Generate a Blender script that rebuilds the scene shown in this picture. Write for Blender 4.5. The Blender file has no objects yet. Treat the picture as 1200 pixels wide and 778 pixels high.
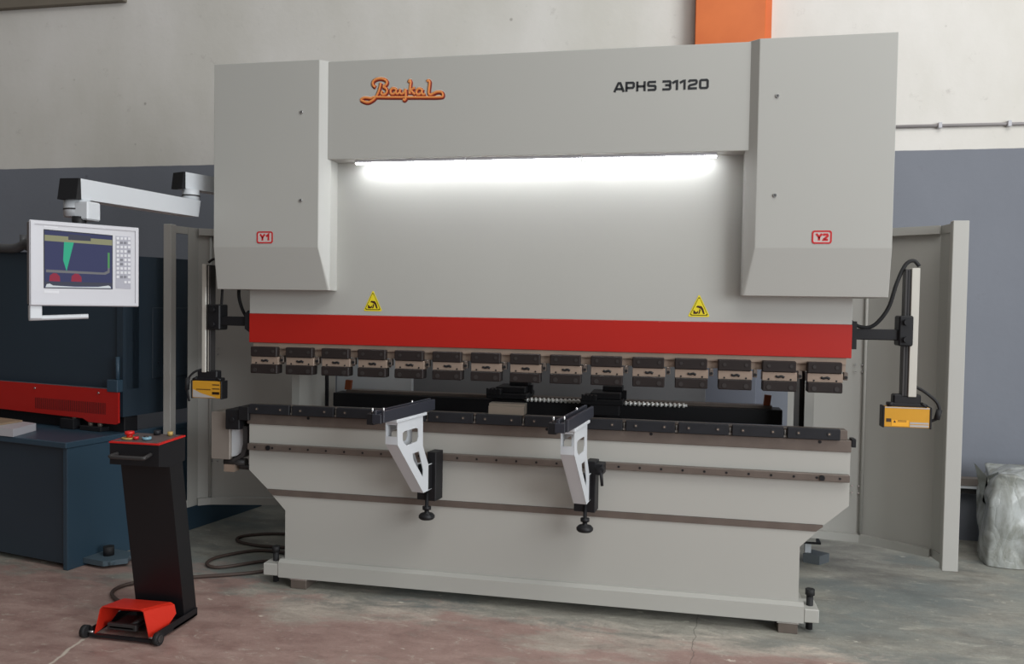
import bpy, bmesh, math, random
from mathutils import Vector, Matrix
random.seed(7)
PI = math.pi
SC = bpy.context.scene
COL = SC.collection
V = Vector

# ------------------------------------------------------------------ materials
def srgb(r, g, b):
    def f(c):
        c /= 255.0
        return c / 12.92 if c <= .04045 else ((c + .055) / 1.055) ** 2.4
    return (f(r), f(g), f(b), 1)

def mat(name, rgb, rough=.5, metal=0, var=.06, scale=6, bump=0, emit=None, estr=0, spec=.5, bscale=None):
    m = bpy.data.materials.new(name); m.use_nodes = True
    nt = m.node_tree; b = nt.nodes['Principled BSDF']
    c = srgb(*rgb)
    b.inputs['Roughness'].default_value = rough
    b.inputs['Metallic'].default_value = metal
    b.inputs['Specular IOR Level'].default_value = spec
    if var:
        tc = nt.nodes.new('ShaderNodeTexCoord')
        n = nt.nodes.new('ShaderNodeTexNoise'); n.inputs['Scale'].default_value = scale
        n.inputs['Detail'].default_value = 5
        nt.links.new(tc.outputs['Object'], n.inputs['Vector'])
        mx = nt.nodes.new('ShaderNodeMix'); mx.data_type = 'RGBA'
        mx.inputs[6].default_value = tuple(x * (1 - var) for x in c[:3]) + (1,)
        mx.inputs[7].default_value = tuple(min(1, x * (1 + var)) for x in c[:3]) + (1,)
        nt.links.new(n.outputs['Fac'], mx.inputs[0]); nt.links.new(mx.outputs[2], b.inputs['Base Color'])
        if bump:
            bp = nt.nodes.new('ShaderNodeBump'); bp.inputs['Strength'].default_value = bump
            bp.inputs['Distance'].default_value = .003
            n2 = nt.nodes.new('ShaderNodeTexNoise'); n2.inputs['Scale'].default_value = bscale or scale * 12
            nt.links.new(tc.outputs['Object'], n2.inputs['Vector'])
            nt.links.new(n2.outputs['Fac'], bp.inputs['Height']); nt.links.new(bp.outputs[0], b.inputs['Normal'])
    else:
        b.inputs['Base Color'].default_value = c
    if emit:
        b.inputs['Emission Color'].default_value = srgb(*emit)
        b.inputs['Emission Strength'].default_value = estr
    return m

GREY = mat('machine_paint', (175, 174, 168), .42, var=.02, scale=2)
GREY2 = mat('cover_paint', (174, 174, 169), .4, var=.02, scale=2)
GUARD = mat('guard_paint', (174, 173, 168), .45, var=.03, scale=3)
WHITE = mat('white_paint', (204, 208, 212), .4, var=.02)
RED = mat('red_paint', (170, 28, 18), .45, var=.05, scale=3)
STEEL = mat('oiled_steel', (112, 102, 95), .42, metal=.35, var=.22, scale=14, bump=.1)
STEEL2 = mat('clamp_steel', (158, 140, 126), .4, metal=.3, var=.15, scale=20)
BRIGHT = mat('bright_steel', (205, 205, 205), .25, metal=.9, var=.05)
BLACK = mat('black_oxide', (36, 37, 41), .5, var=.25, scale=18, spec=.3)
TOOLB = mat('tool_steel_black', (40, 34, 33), .5, var=.25, scale=18, spec=.3)
BLACK2 = mat('black_paint', (24, 24, 27), .5, var=.15, scale=8, spec=.35)
BARBLK = mat('bar_anodised', (48, 50, 58), .38, var=.1, scale=10)
RUBBER = mat('rubber', (26, 26, 28), .7, var=.1)
CABLE = mat('cable_rubber', (74, 60, 54), .6, var=.1)
DARK = mat('dark_metal', (52, 50, 50), .5, var=.1)
YELL = mat('sensor_yellow', (206, 150, 44), .35, var=.06, scale=20)
LABEL = mat('sensor_label', (236, 170, 40), .5, var=.05)
LBLGREY = mat('sensor_label_grey', (176, 172, 168), .4, var=.05)
PRINT = mat('print_dark', (60, 40, 20), .6, var=0)
INK = mat('lettering_black', (30, 32, 36), .5, var=0)
SIGNRED = mat('sign_red', (190, 30, 36), .5, var=0)
SIGNW = mat('sign_ground', (196, 180, 176), .5, var=0)
LMAR = mat('logo_maroon', (120, 38, 24), .5, var=0)
LORA = mat('logo_orange', (222, 112, 58), .5, var=0)
LGOLD = mat('logo_gold', (222, 150, 84), .5, var=0)
LCRE = mat('logo_halo', (214, 196, 176), .5, var=0)
WYEL = mat('warning_yellow', (226, 208, 40), .5, var=0)
WOLV = mat('warning_edge', (90, 84, 10), .5, var=0)
WBRN = mat('warning_pictogram', (60, 26, 14), .6, var=0)
BLUE = mat('shear_blue', (48, 70, 86), .42, var=.08, scale=3)
BLUED = mat('shear_dark_blue', (40, 54, 66), .5, var=.1, scale=3)
SRED = mat('shear_red', (176, 24, 18), .45, var=.08)
ORANGE = mat('column_orange', (226, 116, 44), .5, var=.04, scale=4)
WOOD = mat('plywood', (150, 128, 104), .7, var=.2, scale=12)
COPPER = mat('copper_stop', (140, 74, 44), .45, metal=.3, var=.1)
CONSOLE = mat('console_white', (190, 190, 195), .35, var=.02)
CONSOLES = mat('console_side', (120, 116, 118), .45, var=.05)
KEYPL = mat('keypad_plate', (160, 160, 170), .45, var=0)
KEYS = mat('key_grey', (208, 208, 212), .4, var=0)
KEYD = mat('key_dark', (110, 110, 118), .4, var=0)
HRED = mat('hood_red', (208, 44, 26), .42, var=.04, scale=6)
BRED = mat('button_red', (200, 30, 26), .4, var=0)
BYEL = mat('button_yellow', (178, 150, 84), .5, var=0)
BBLU = mat('button_blue', (120, 160, 176), .4, var=0)
PANEL = mat('panel_grey', (90, 78, 76), .5, var=.05)
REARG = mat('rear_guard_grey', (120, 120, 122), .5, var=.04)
PAD = mat('pad_blue_grey', (94, 100, 104), .6, var=.15)
ALU = mat('aluminium_rail', (198, 195, 186), .4, metal=.2, var=.05)
LED = mat('led_strip', (255, 255, 255), .4, var=0, emit=(250, 252, 255), estr=30)
D_NAVY = mat('display_navy', (12, 12, 20), .6, var=0, spec=.1, emit=(66, 70, 104), estr=.75)
D_BEI = mat('display_beige', (30, 30, 20), .6, var=0, spec=.1, emit=(150, 150, 120), estr=.75)
D_GRN = mat('display_green', (10, 30, 20), .6, var=0, spec=.1, emit=(60, 176, 140), estr=.8)
D_LGRN = mat('display_leaf', (10, 30, 10), .6, var=0, spec=.1, emit=(88, 150, 96), estr=.8)
D_GRY = mat('display_grey', (30, 30, 30), .6, var=0, spec=.1, emit=(120, 120, 124), estr=.75)
D_DGR = mat('display_dark', (20, 20, 24), .6, var=0, spec=.1, emit=(72, 74, 88), estr=.75)
D_RED = mat('display_red', (40, 10, 14), .6, var=0, spec=.1, emit=(150, 54, 74), estr=.75)
D_WHI = mat('display_white', (40, 40, 40), .6, var=0, spec=.1, emit=(220, 226, 230), estr=.75)

def nodemat(name):
    m = bpy.data.materials.new(name); m.use_nodes = True
    return m, m.node_tree, m.node_tree.nodes['Principled BSDF']

def N(nt, t, **kw):
    n = nt.nodes.new(t)
    for k, v in kw.items():
        if k.startswith('i_'): n.inputs[k[2:]].default_value = v
        else: setattr(n, k, v)
    return n

def mixc(nt, fac, a, b, blend='MIX'):
    mx = N(nt, 'ShaderNodeMix', data_type='RGBA', blend_type=blend)
    for sock, val in ((0, fac), (6, a), (7, b)):
        if hasattr(val, 'is_linked') or isinstance(val, bpy.types.NodeSocket): nt.links.new(val, mx.inputs[sock])
        else: mx.inputs[sock].default_value = val
    return mx.outputs[2]

def ramp(nt, src, p0, p1, v0=0, v1=1):
    r = N(nt, 'ShaderNodeMapRange'); r.inputs[1].default_value = p0; r.inputs[2].default_value = p1
    r.inputs[3].default_value = v0; r.inputs[4].default_value = v1
    nt.links.new(src, r.inputs[0]); return r.outputs[0]

def noise(nt, vec, scale, detail=5, rough=.55, dist=0):
    n = N(nt, 'ShaderNodeTexNoise'); n.inputs['Scale'].default_value = scale
    n.inputs['Detail'].default_value = detail; n.inputs['Roughness'].default_value = rough
    n.inputs['Distortion'].default_value = dist
    nt.links.new(vec, n.inputs['Vector']); return n.outputs['Fac']

def mapping(nt, vec, scale=(1, 1, 1), rot=(0, 0, 0), loc=(0, 0, 0)):
    m = N(nt, 'ShaderNodeMapping'); m.inputs['Scale'].default_value = scale
    m.inputs['Rotation'].default_value = rot; m.inputs['Location'].default_value = loc
    nt.links.new(vec, m.inputs['Vector']); return m.outputs[0]

def math_(nt, op, a, b):
    m = N(nt, 'ShaderNodeMath', operation=op)
    for i, v in enumerate((a, b)):
        if isinstance(v, bpy.types.NodeSocket): nt.links.new(v, m.inputs[i])
        else: m.inputs[i].default_value = v
    return m.outputs[0]

def wall_material():
    m, nt, b = nodemat('wall_plaster_and_paint')
    g = N(nt, 'ShaderNodeNewGeometry'); pos = g.outputs['Position']
    sx = N(nt, 'ShaderNodeSeparateXYZ'); nt.links.new(pos, sx.inputs[0])
    n1 = noise(nt, mapping(nt, pos, (.9, .9, .5)), 1.6, 6)
    n2 = noise(nt, pos, 9, 6, .7)
    up = mixc(nt, ramp(nt, n1, .35, .65), srgb(212, 209, 201), srgb(226, 223, 218))
    up = mixc(nt, ramp(nt, n2, .62, .75, 0, .35), up, srgb(160, 154, 146))
    dots = N(nt, 'ShaderNodeTexVoronoi'); dots.inputs['Scale'].default_value = 3.2
    nt.links.new(pos, dots.inputs['Vector'])
    up = mixc(nt, ramp(nt, dots.outputs['Distance'], .02, .05, .5, 0), up, srgb(120, 112, 104))
    lo = mixc(nt, ramp(nt, n1, .3, .7), srgb(114, 118, 127), srgb(122, 126, 135))
    lo = mixc(nt, ramp(nt, n2, .62, .72, 0, .45), lo, srgb(112, 112, 122))
    lo = mixc(nt, ramp(nt, dots.outputs['Distance'], .03, .07, .6, 0), lo, srgb(84, 84, 96))
    edge = math_(nt, 'ADD', sx.outputs['Z'], ramp(nt, noise(nt, pos, 6, 3), 0, 1, -.004, .004))
    f = ramp(nt, edge, 2.648, 2.652)
    c = mixc(nt, f, lo, up)
    nt.links.new(c, b.inputs['Base Color']); b.inputs['Roughness'].default_value = .75
    bp = N(nt, 'ShaderNodeBump'); bp.inputs['Strength'].default_value = .12; bp.inputs['Distance'].default_value = .01
    nt.links.new(noise(nt, pos, 22, 5), bp.inputs['Height']); nt.links.new(bp.outputs[0], b.inputs['Normal'])
    return m

def floor_material():
    m, nt, b = nodemat('floor_worn_concrete')
    g = N(nt, 'ShaderNodeNewGeometry'); pos = g.outputs['Position']
    sx = N(nt, 'ShaderNodeSeparateXYZ'); nt.links.new(pos, sx.inputs[0])
    big = noise(nt, mapping(nt, pos, (.7, 1.1, 1), loc=(3, 1, 0)), 1.3, 6, .6)
    mid = noise(nt, mapping(nt, pos, (.8, 1.8, 1), loc=(1, 5, 0)), 4.5, 10, .72, .4)
    fin = noise(nt, pos, 60, 8, .75)
    fin2 = noise(nt, mapping(nt, pos, (1, 2.2, 1), (0, 0, .35), (7, 2, 0)), 9, 12, .8, .8)
    spk = noise(nt, mapping(nt, pos, (1, 1.6, 1), (0, 0, .8)), 26, 10, .82, .3)
    grey = mixc(nt, ramp(nt, mid, .36, .64), srgb(122, 117, 109), srgb(158, 154, 144))
    teal = mixc(nt, ramp(nt, big, .46, .6, 0, .7), grey, srgb(112, 119, 118))
    pale = mixc(nt, ramp(nt, mid, .34, .66), srgb(140, 126, 117), srgb(182, 170, 158))
    red = mixc(nt, ramp(nt, mid, .34, .66), srgb(128, 96, 90), srgb(158, 128, 120))
    d = math_(nt, 'MULTIPLY', math_(nt, 'SUBTRACT', -0.12, sx.outputs['Y']), 1.5)
    d = math_(nt, 'ADD', d, ramp(nt, big, 0, 1, -.7, .7))
    d = math_(nt, 'ADD', d, ramp(nt, mid, 0, 1, -.8, .8))
    d = math_(nt, 'SUBTRACT', d, ramp(nt, sx.outputs['X'], .9, 2.6, 0, .6))
    d2 = math_(nt, 'ADD', d, ramp(nt, noise(nt, mapping(nt, pos, (.6, 1.2, 1), loc=(9, 4, 0)), 2.2, 8, .65), .35, .65, -.75, .55))
    d2 = math_(nt, 'ADD', d2, ramp(nt, sx.outputs['X'], -2.6, -.6, .75, 0))
    c = mixc(nt, ramp(nt, d, -.1, .25), teal, pale)
    c = mixc(nt, ramp(nt, d2, .05, .55, 0, .85), c, red)
    c = mixc(nt, ramp(nt, fin, .5, .72, 0, .35), c, srgb(104, 92, 86))
    c = mixc(nt, ramp(nt, fin2, .56, .66, 0, .55), c, srgb(190, 183, 170))
    c = mixc(nt, ramp(nt, fin2, .42, .3, 0, .5), c, srgb(92, 78, 72))
    c = mixc(nt, ramp(nt, spk, .66, .71, 0, .75), c, srgb(214, 206, 192))
    c = mixc(nt, ramp(nt, spk, .34, .29, 0, .6), c, srgb(78, 66, 60))
    chip = N(nt, 'ShaderNodeTexVoronoi'); chip.inputs['Scale'].default_value = 4.6
    nt.links.new(mapping(nt, pos, (.8, 1.7, 1), (0, 0, .25)), chip.inputs['Vector'])
    cf = math_(nt, 'ADD', chip.outputs['Distance'], ramp(nt, spk, .3, .7, -.12, .12))
    c = mixc(nt, ramp(nt, cf, .03, .07, .6, 0), c, srgb(216, 208, 194))
    # saw-cut joint running towards the viewer and an old filled crack
    wob = ramp(nt, noise(nt, pos, 7, 6), 0, 1, -.03, .03)
    def line(x0, slope, y0, y1, w, col, amt, base):
        u = math_(nt, 'SUBTRACT', sx.outputs['X'], x0)
        u = math_(nt, 'SUBTRACT', u, math_(nt, 'MULTIPLY', sx.outputs['Y'], slope))
        u = math_(nt, 'ABSOLUTE', math_(nt, 'ADD', u, wob), 0)
        m = ramp(nt, u, w * .4, w, amt, 0)
        m = math_(nt, 'MULTIPLY', m, ramp(nt, sx.outputs['Y'], y1, y1 + .02, 1, 0))
        m = math_(nt, 'MULTIPLY', m, ramp(nt, sx.outputs['Y'], y0 - .02, y0, 0, 1))
        return mixc(nt, m, base, col)
    c = line(.86, .08, -3, .3, .003, srgb(80, 72, 66), .5, c)
    c = line(-2.04, -.18, -3, -.86, .010, srgb(200, 190, 176), .7, c)
    c = mixc(nt, 1.0, c, (1.16, 1.2, 1.2, 1), 'MULTIPLY')
    nt.links.new(c, b.inputs['Base Color'])
    r = ramp(nt, mid, .3, .7, .34, .62)
    nt.links.new(r, b.inputs['Roughness'])
    bp = N(nt, 'ShaderNodeBump'); bp.inputs['Strength'].default_value = .3; bp.inputs['Distance'].default_value = .004
    nt.links.new(fin, bp.inputs['Height']); nt.links.new(bp.outputs[0], b.inputs['Normal'])
    return m

def plastic_material():
    m, nt, b = nodemat('plastic_sheet')
    g = N(nt, 'ShaderNodeNewGeometry'); pos = g.outputs['Position']
    n = noise(nt, mapping(nt, pos, (1, 1, .5), (0, .5, 0)), 5, 6, .6, 1.5)
    c = mixc(nt, ramp(nt, n, .4, .6), srgb(166, 168, 160), srgb(206, 210, 208))
    nt.links.new(c, b.inputs['Base Color'])
    b.inputs['Roughness'].default_value = .22
    b.inputs['Transmission Weight'].default_value = .3
    b.inputs['IOR'].default_value = 1.35
    bp = N(nt, 'ShaderNodeBump'); bp.inputs['Strength'].default_value = .3; bp.inputs['Distance'].default_value = .02
    v = N(nt, 'ShaderNodeTexVoronoi', feature='DISTANCE_TO_EDGE'); v.inputs['Scale'].default_value = 7
    wv = noise(nt, pos, 4, 4)
    mx = N(nt, 'ShaderNodeVectorMath', operation='ADD'); cb_ = N(nt, 'ShaderNodeCombineXYZ')
    nt.links.new(ramp(nt, wv, 0, 1, -.15, .15), cb_.inputs[0]); nt.links.new(ramp(nt, wv, 0, 1, .2, -.2), cb_.inputs[2])
    nt.links.new(mapping(nt, pos, (1, 1, .45), (0, .45, 0)), mx.inputs[0]); nt.links.new(cb_.outputs[0], mx.inputs[1]); nt.links.new(mx.outputs[0], v.inputs['Vector'])
    nt.links.new(math_(nt, 'POWER', v.outputs['Distance'], .5), bp.inputs['Height']); nt.links.new(bp.outputs[0], b.inputs['Normal'])
    return m
WALLM, FLOORM, PLAST = wall_material(), floor_material(), plastic_material()

# ------------------------------------------------------------------ mesh helpers
def BM(): return bmesh.new()

def box(bm, x0, x1, y0, y1, z0, z1, mi=0, bev=0, seg=1, xf=None):
    vs = [bm.verts.new((x, y, z)) for z in (z0, z1) for y in (y0, y1) for x in (x0, x1)]
    fs = [bm.faces.new([vs[i] for i in q]) for q in
          ((0, 2, 3, 1), (4, 5, 7, 6), (0, 1, 5, 4), (1, 3, 7, 5), (3, 2, 6, 7), (2, 0, 4, 6))]
    for f in fs: f.material_index = mi
    if bev:
        es = {e for f in fs for e in f.edges}
        r = bmesh.ops.bevel(bm, geom=list(es), offset=bev, segments=seg, affect='EDGES', profile=.6)
        for f in r['faces']: f.material_index = mi
        vs = list({v for f in r['faces'] for v in f.verts} | {v for v in vs if v.is_valid})
    if xf is not None:
        for v in vs: v.co = xf @ v.co
    return vs

def solid(bm, pts, vec, mi=0):
    """closed solid: the planar outline pts pushed along vec"""
    vec = V(vec)
    a = [bm.verts.new(V(p)) for p in pts]; b = [bm.verts.new(V(p) + vec) for p in pts]
    n = len(pts); fs = [bm.faces.new(a), bm.faces.new(b[::-1])]
    for i in range(n): fs.append(bm.faces.new((a[i], b[i], b[(i + 1) % n], a[(i + 1) % n])))
    for f in fs: f.material_index = mi
    bmesh.ops.recalc_face_normals(bm, faces=fs)
    return a + b

def prism_y(bm, xz, y0, y1, mi=0): return solid(bm, [(x, y0, z) for x, z in xz], (0, y1 - y0, 0), mi)
def prism_z(bm, xy, z0, z1, mi=0): return solid(bm, [(x, y, z0) for x, y in xy], (0, 0, z1 - z0), mi)
def prism_x(bm, yz, x0, x1, mi=0): return solid(bm, [(x0, y, z) for y, z in yz], (x1 - x0, 0, 0), mi)

def holed(bm, outer, holes, f3, thick, mi=0):
    """flat plate with holes: 2D loops mapped by f3, pushed along thick"""
    tmp = bmesh.new()
    edges = []
    for loop in [outer] + holes:
        vs = [tmp.verts.new((p[0], p[1], 0)) for p in loop]
        for i in range(len(vs)): edges.append(tmp.edges.new((vs[i], vs[(i + 1) % len(vs)])))
    bmesh.ops.triangle_fill(tmp, edges=edges, use_beauty=True, use_dissolve=False)
    r = bmesh.ops.extrude_face_region(tmp, geom=list(tmp.faces))
    for g in r['geom']:
        if isinstance(g, bmesh.types.BMVert): g.co.z = 1
    bmesh.ops.recalc_face_normals(tmp, faces=list(tmp.faces))
    mp = {}
    for v in tmp.verts: mp[v] = bm.verts.new(V(f3(v.co.x, v.co.y)) + V(thick) * v.co.z)
    out = []
    for f in tmp.faces:
        nf = bm.faces.new([mp[v] for v in f.verts]); nf.material_index = mi; out.append(nf)
    tmp.free()
    bmesh.ops.recalc_face_normals(bm, faces=out)

def cyl(bm, p0, p1, r0, r1=None, n=16, mi=0, smooth=True):
    if r1 is None: r1 = r0
    p0, p1 = V(p0), V(p1); d = (p1 - p0).normalized()
    u = d.orthogonal().normalized(); w = d.cross(u)
    A, B = [], []
    for i in range(n):
        a = 2 * PI * i / n; o = u * math.cos(a) + w * math.sin(a)
        A.append(bm.verts.new(p0 + o * r0)); B.append(bm.verts.new(p1 + o * r1))
    fs = [bm.faces.new(A[::-1]), bm.faces.new(B)]
    for i in range(n):
        f = bm.faces.new((A[i], A[(i + 1) % n], B[(i + 1) % n], B[i])); f.smooth = smooth; fs.append(f)
    for f in fs: f.material_index = mi
    return A + B

def lathe(bm, prof, c, n=24, mi=0):
    """profile of (radius, z) turned about the vertical through c"""
    rings = []
    for r, z in prof:
        rings.append([bm.verts.new((c[0] + r * math.cos(2 * PI * i / n), c[1] + r * math.sin(2 * PI * i / n), c[2] + z)) for i in range(n)])
    fs = []
    for a, b in zip(rings, rings[1:]):
        for i in range(n):
            f = bm.faces.new((a[i], a[(i + 1) % n], b[(i + 1) % n], b[i])); f.smooth = True; fs.append(f)
    fs.append(bm.faces.new(rings[0][::-1])); fs.append(bm.faces.new(rings[-1]))
    for f in fs: f.material_index = mi
    bmesh.ops.recalc_face_normals(bm, faces=fs)

def catmull(pts, k=6):
    pts = [V(p) for p in pts]; out = []
    for i in range(len(pts) - 1):
        p0 = pts[max(0, i - 1)]; p1 = pts[i]; p2 = pts[i + 1]; p3 = pts[min(len(pts) - 1, i + 2)]
        for j in range(k):
            t = j / k
            out.append(.5 * ((2 * p1) + (p2 - p0) * t + (2 * p0 - 5 * p1 + 4 * p2 - p3) * t * t + (3 * p1 - p0 - 3 * p2 + p3) * t ** 3))
    out.append(pts[-1]); return out

def tube(bm, pts, r, n=8, mi=0, k=6, smooth=True, rr=None):
    P = catmull(pts, k) if k else [V(p) for p in pts]
    rings = []; up = None
    for i, p in enumerate(P):
        d = (P[min(i + 1, len(P) - 1)] - P[max(i - 1, 0)])
        if d.length < 1e-9: d = V((1, 0, 0))
        d.normalize()
        if up is None: up = d.orthogonal().normalized()
        up = (up - d * up.dot(d))
        if up.length < 1e-6: up = d.orthogonal()
        up.normalize(); w = d.cross(up)
        q = r * (rr(i / (len(P) - 1)) if rr else 1)
        rings.append([bm.verts.new(p + (up * math.cos(2 * PI * j / n) + w * math.sin(2 * PI * j / n)) * q) for j in range(n)])
    fs = []
    for a, b in zip(rings, rings[1:]):
        for j in range(n):
            f = bm.faces.new((a[j], a[(j + 1) % n], b[(j + 1) % n], b[j])); f.smooth = smooth; fs.append(f)
    fs.append(bm.faces.new(rings[0][::-1])); fs.append(bm.faces.new(rings[-1]))
    for f in fs: f.material_index = mi
    return [v for ring in rings for v in ring]

WPOS = {}
def link(name, bm, mats, parent=None, label=None, base=False, smooth=None):
    """ONE mesh object; geometry given in world metres, origin moved to its middle (or its base)"""
    if not isinstance(mats, (list, tuple)): mats = [mats]
    bm.normal_update()
    xs = [v.co for v in bm.verts]
    lo = V([min(c[i] for c in xs) for i in range(3)]); hi = V([max(c[i] for c in xs) for i in range(3)])
    c = (lo + hi) / 2
    if base: c.z = lo.z
    for v in bm.verts: v.co -= c
    me = bpy.data.meshes.new(name); bm.to_mesh(me); bm.free()
    for m in mats: me.materials.append(m)
    if smooth is not None:
        for p in me.polygons: p.use_smooth = True
        me.set_sharp_from_angle(angle=math.radians(smooth))
    o = bpy.data.objects.new(name, me); COL.objects.link(o)
    WPOS[o.name] = c.copy()
    if parent is not None:
        o.parent = parent; o.location = c - WPOS[parent.name]
    else: o.location = c
    if label: o['label'] = label
    return o

def thing(name, loc, label, cat, group=None):
    o = bpy.data.objects.new(name, None); COL.objects.link(o); o.location = loc
    o.empty_display_size = .1
    WPOS[o.name] = V(loc); o['label'] = label; o['category'] = cat
    if group: o['group'] = group
    return o

def tag(o, label, cat, group=None):
    o['label'] = label; o['category'] = cat
    if group: o['group'] = group
    return o

def struct(o): o['kind'] = 'structure'; return o

def children(o): return [c for c in bpy.data.objects if c.parent == o]

def dup(o, off, parent=None):
    c = o.copy(); COL.objects.link(c)
    WPOS[c.name] = WPOS[o.name] + V(off)
    if parent is None or parent == o.parent:
        c.location = o.location + V(off)
        if parent is not None: c.parent = parent
    else: c.parent = parent; c.location = o.location
    for ch in children(o):
        k = ch.copy(); COL.objects.link(k); k.parent = c; k.location = ch.location
        WPOS[k.name] = WPOS[ch.name] + V(off)
    return c

def text_mesh(name, s, mats, parent, x0, x1, z0, z1, y, bold=0, depth=.0015, label=None, space=1.0):
    """raised lettering facing -y, fitted to the box x0..x1, z0..z1"""
    cu = bpy.data.curves.new(name, 'FONT'); cu.body = s; cu.size = 1; cu.extrude = .02; cu.offset = bold
    cu.space_character = space
    t = bpy.data.objects.new('tmp_text', cu); COL.objects.link(t)
    bpy.context.view_layer.update()
    me = bpy.data.meshes.new_from_object(t.evaluated_get(bpy.context.evaluated_depsgraph_get()))
    bpy.data.objects.remove(t); bm = bmesh.new(); bm.from_mesh(me); bpy.data.meshes.remove(me)
    xs = [v.co.x for v in bm.verts]; ys = [v.co.y for v in bm.verts]
    ax, bx, ay, by = min(xs), max(xs), min(ys), max(ys)
    for v in bm.verts:
        v.co = V((x0 + (v.co.x - ax) / (bx - ax) * (x1 - x0), y - (v.co.z / .02 * .5 + .5) * depth, z0 + (v.co.y - ay) / (by - ay) * (z1 - z0)))
    bmesh.ops.recalc_face_normals(bm, faces=list(bm.faces))
    return link(name, bm, mats, parent, label)

# ------------------------------------------------------------------ camera
cam = bpy.data.objects.new('camera', bpy.data.cameras.new('camera')); COL.objects.link(cam)
yaw, pitch, roll = -.197, .0318, .016
fwd = V((math.sin(yaw) * math.cos(pitch), math.cos(yaw) * math.cos(pitch), -math.sin(pitch)))
r_ = fwd.cross(V((0, 0, 1))).normalized(); u_ = r_.cross(fwd)
r2 = r_ * math.cos(roll) + u_ * math.sin(roll); u2 = -r_ * math.sin(roll) + u_ * math.cos(roll)
M = Matrix((( r2.x, u2.x, -fwd.x, .7116), (r2.y, u2.y, -fwd.y, -4.0198), (r2.z, u2.z, -fwd.z, 1.544), (0, 0, 0, 1)))
cam.matrix_world = M
cam.data.sensor_width = 36; cam.data.lens = 941.41 / 1200 * 36; cam.data.clip_start = .05
SC.camera = cam

# ------------------------------------------------------------------ setting
b = BM(); box(b, -7, 6, -6, 1.93, -.1, 0); struct(link('floor', b, FLOORM))
b = BM(); box(b, -7, 6, 1.915, 2.1, 0, 5.2); struct(link('wall_back', b, WALLM))
# column standing against the wall, orange above the grey dado
col = thing('column', (1.06, 1.83, 0), 'orange steel column against the wall behind the press, painted grey lower down', 'column')
def column_mat():
    m, nt, bb = nodemat('column_two_tone')
    g = N(nt, 'ShaderNodeNewGeometry'); s = N(nt, 'ShaderNodeSeparateXYZ'); nt.links.new(g.outputs['Position'], s.inputs[0])
    n = noise(nt, g.outputs['Position'], 3, 5)
    o = mixc(nt, ramp(nt, n, .3, .7), srgb(206, 100, 36), srgb(220, 112, 46))
    c = mixc(nt, ramp(nt, s.outputs['Z'], 2.648, 2.652), srgb(124, 128, 140), o)
    nt.links.new(c, bb.inputs['Base Color']); bb.inputs['Roughness'].default_value = .5
    return m
CM = column_mat()
b = BM(); box(b, .822, 1.292, 1.78, 1.914, 0, 5.1, bev=.004); link('column_body', b, CM, col)
b = BM(); box(b, 1.293, 1.34, 1.85, 1.914, 0, 5.1); link('column_flange', b, CM, col)
# ledge high on the wall at the left
b = BM(); box(b, -7, -3.745, 1.86, 1.914, 3.99, 4.13, bev=.004); struct(link('trim_1', b, mat('beam_grey', (120, 112, 100), .7, var=.1)))
# conduit
b = BM()
cyl(b, (1.345, 1.904, 2.812), (4.6, 1.904, 2.806), .0115, mi=0)
cond = link('conduit', b, mat('conduit_grey', (150, 146, 146), .5, var=.05)); tag(cond, 'thin grey conduit running along the pale wall right of the press', 'pipe')
def clip_at(x):
    b = BM(); box(b, x - .012, x + .012, 1.882, 1.914, 2.79, 2.83, bev=.003); return link('conduit_clip', b, CONSOLE, cond)
k0 = clip_at(2.45)
for x in (2.875, 3.3, 3.75, 4.2, 2.02, 1.6): dup(k0, (x - 2.45, 0, 0), cond)
# low ledge along the wall at the right
b = BM(); box(b, 2.3, 4.5, 1.84, 1.914, .39, .437); box(b, 2.3, 4.5, 1.83, 1.914, .372, .386, 1); box(b, 2.3, 4.5, 1.85, 1.914, .335, .37, 2)
tag(link('wall_ledge', b, [mat('ledge_grey', (118, 110, 104), .6, var=.1), WHITE, DARK]), 'low brown ledge on the wall behind the plastic-covered heap', 'ledge')

# ------------------------------------------------------------------ press brake
PB = thing('press_brake', (0, .7, 0), 'large light grey hydraulic press brake with a red stripe across its ram', 'machine')
# bed
b = BM(); prism_y(b, [(-1.55, .88), (-1.55, .625), (-1.441, .527), (1.441, .527), (1.55, .625), (1.55, .88)], 0, .09); link('bed_panel', b, GREY, PB)
b = BM(); prism_y(b, [(-1.412, .494), (-1.334, .414), (-1.334, .15), (1.334, .15), (1.334, .414), (1.412, .494)], 0, .09); link('lower_bed_panel', b, GREY, PB)
b = BM(); prism_y(b, [(-1.435, .526), (-1.435, .518), (-1.405, .494), (1.405, .494), (1.435, .518), (1.435, .526)], -.006, .085)
link('lower_guide_rail', b, STEEL, PB)
b = BM(); prism_x(b, [(-.034, .056), (-.034, .136), (-.012, .15), (.16, .15), (.16, .056)], -1.356, 1.356); link('plinth', b, GREY, PB)
b = BM(); box(b, -1.545, 1.545, -.032, 0, .741, .776, bev=.003)
for i in range(30):
    x = -1.5 + i * 3.0 / 29
    cyl(b, (x, -.0335, .758), (x, -.031, .758), .006, n=8, mi=1)
for s in (-1, 1): cyl(b, (s * 1.42, -.04, .758), (s * 1.42, -.03, .758), .013, n=12, mi=1)
link('guide_rail', b, [STEEL, BLACK2], PB)
b = BM(); box(b, -1.56, 1.552, -.008, .1, .88, .936, bev=.002)
for x in (-1.2, -.7, .1, .62, 1.41): cyl(b, (x, -.0095, .925), (x, -.007, .925), .008, n=10, mi=1)
link('table_edge', b, [STEEL, BLACK2], PB)
b = BM(); box(b, -1.54, 1.535, 0, .085, .936, .982, bev=.002); link('table_top', b, STEEL, PB)
b = BM(); box(b, 1.552, 1.572, -.01, .05, .905, .945, bev=.002); link('end_stop', b, BLACK2, PB)
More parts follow.
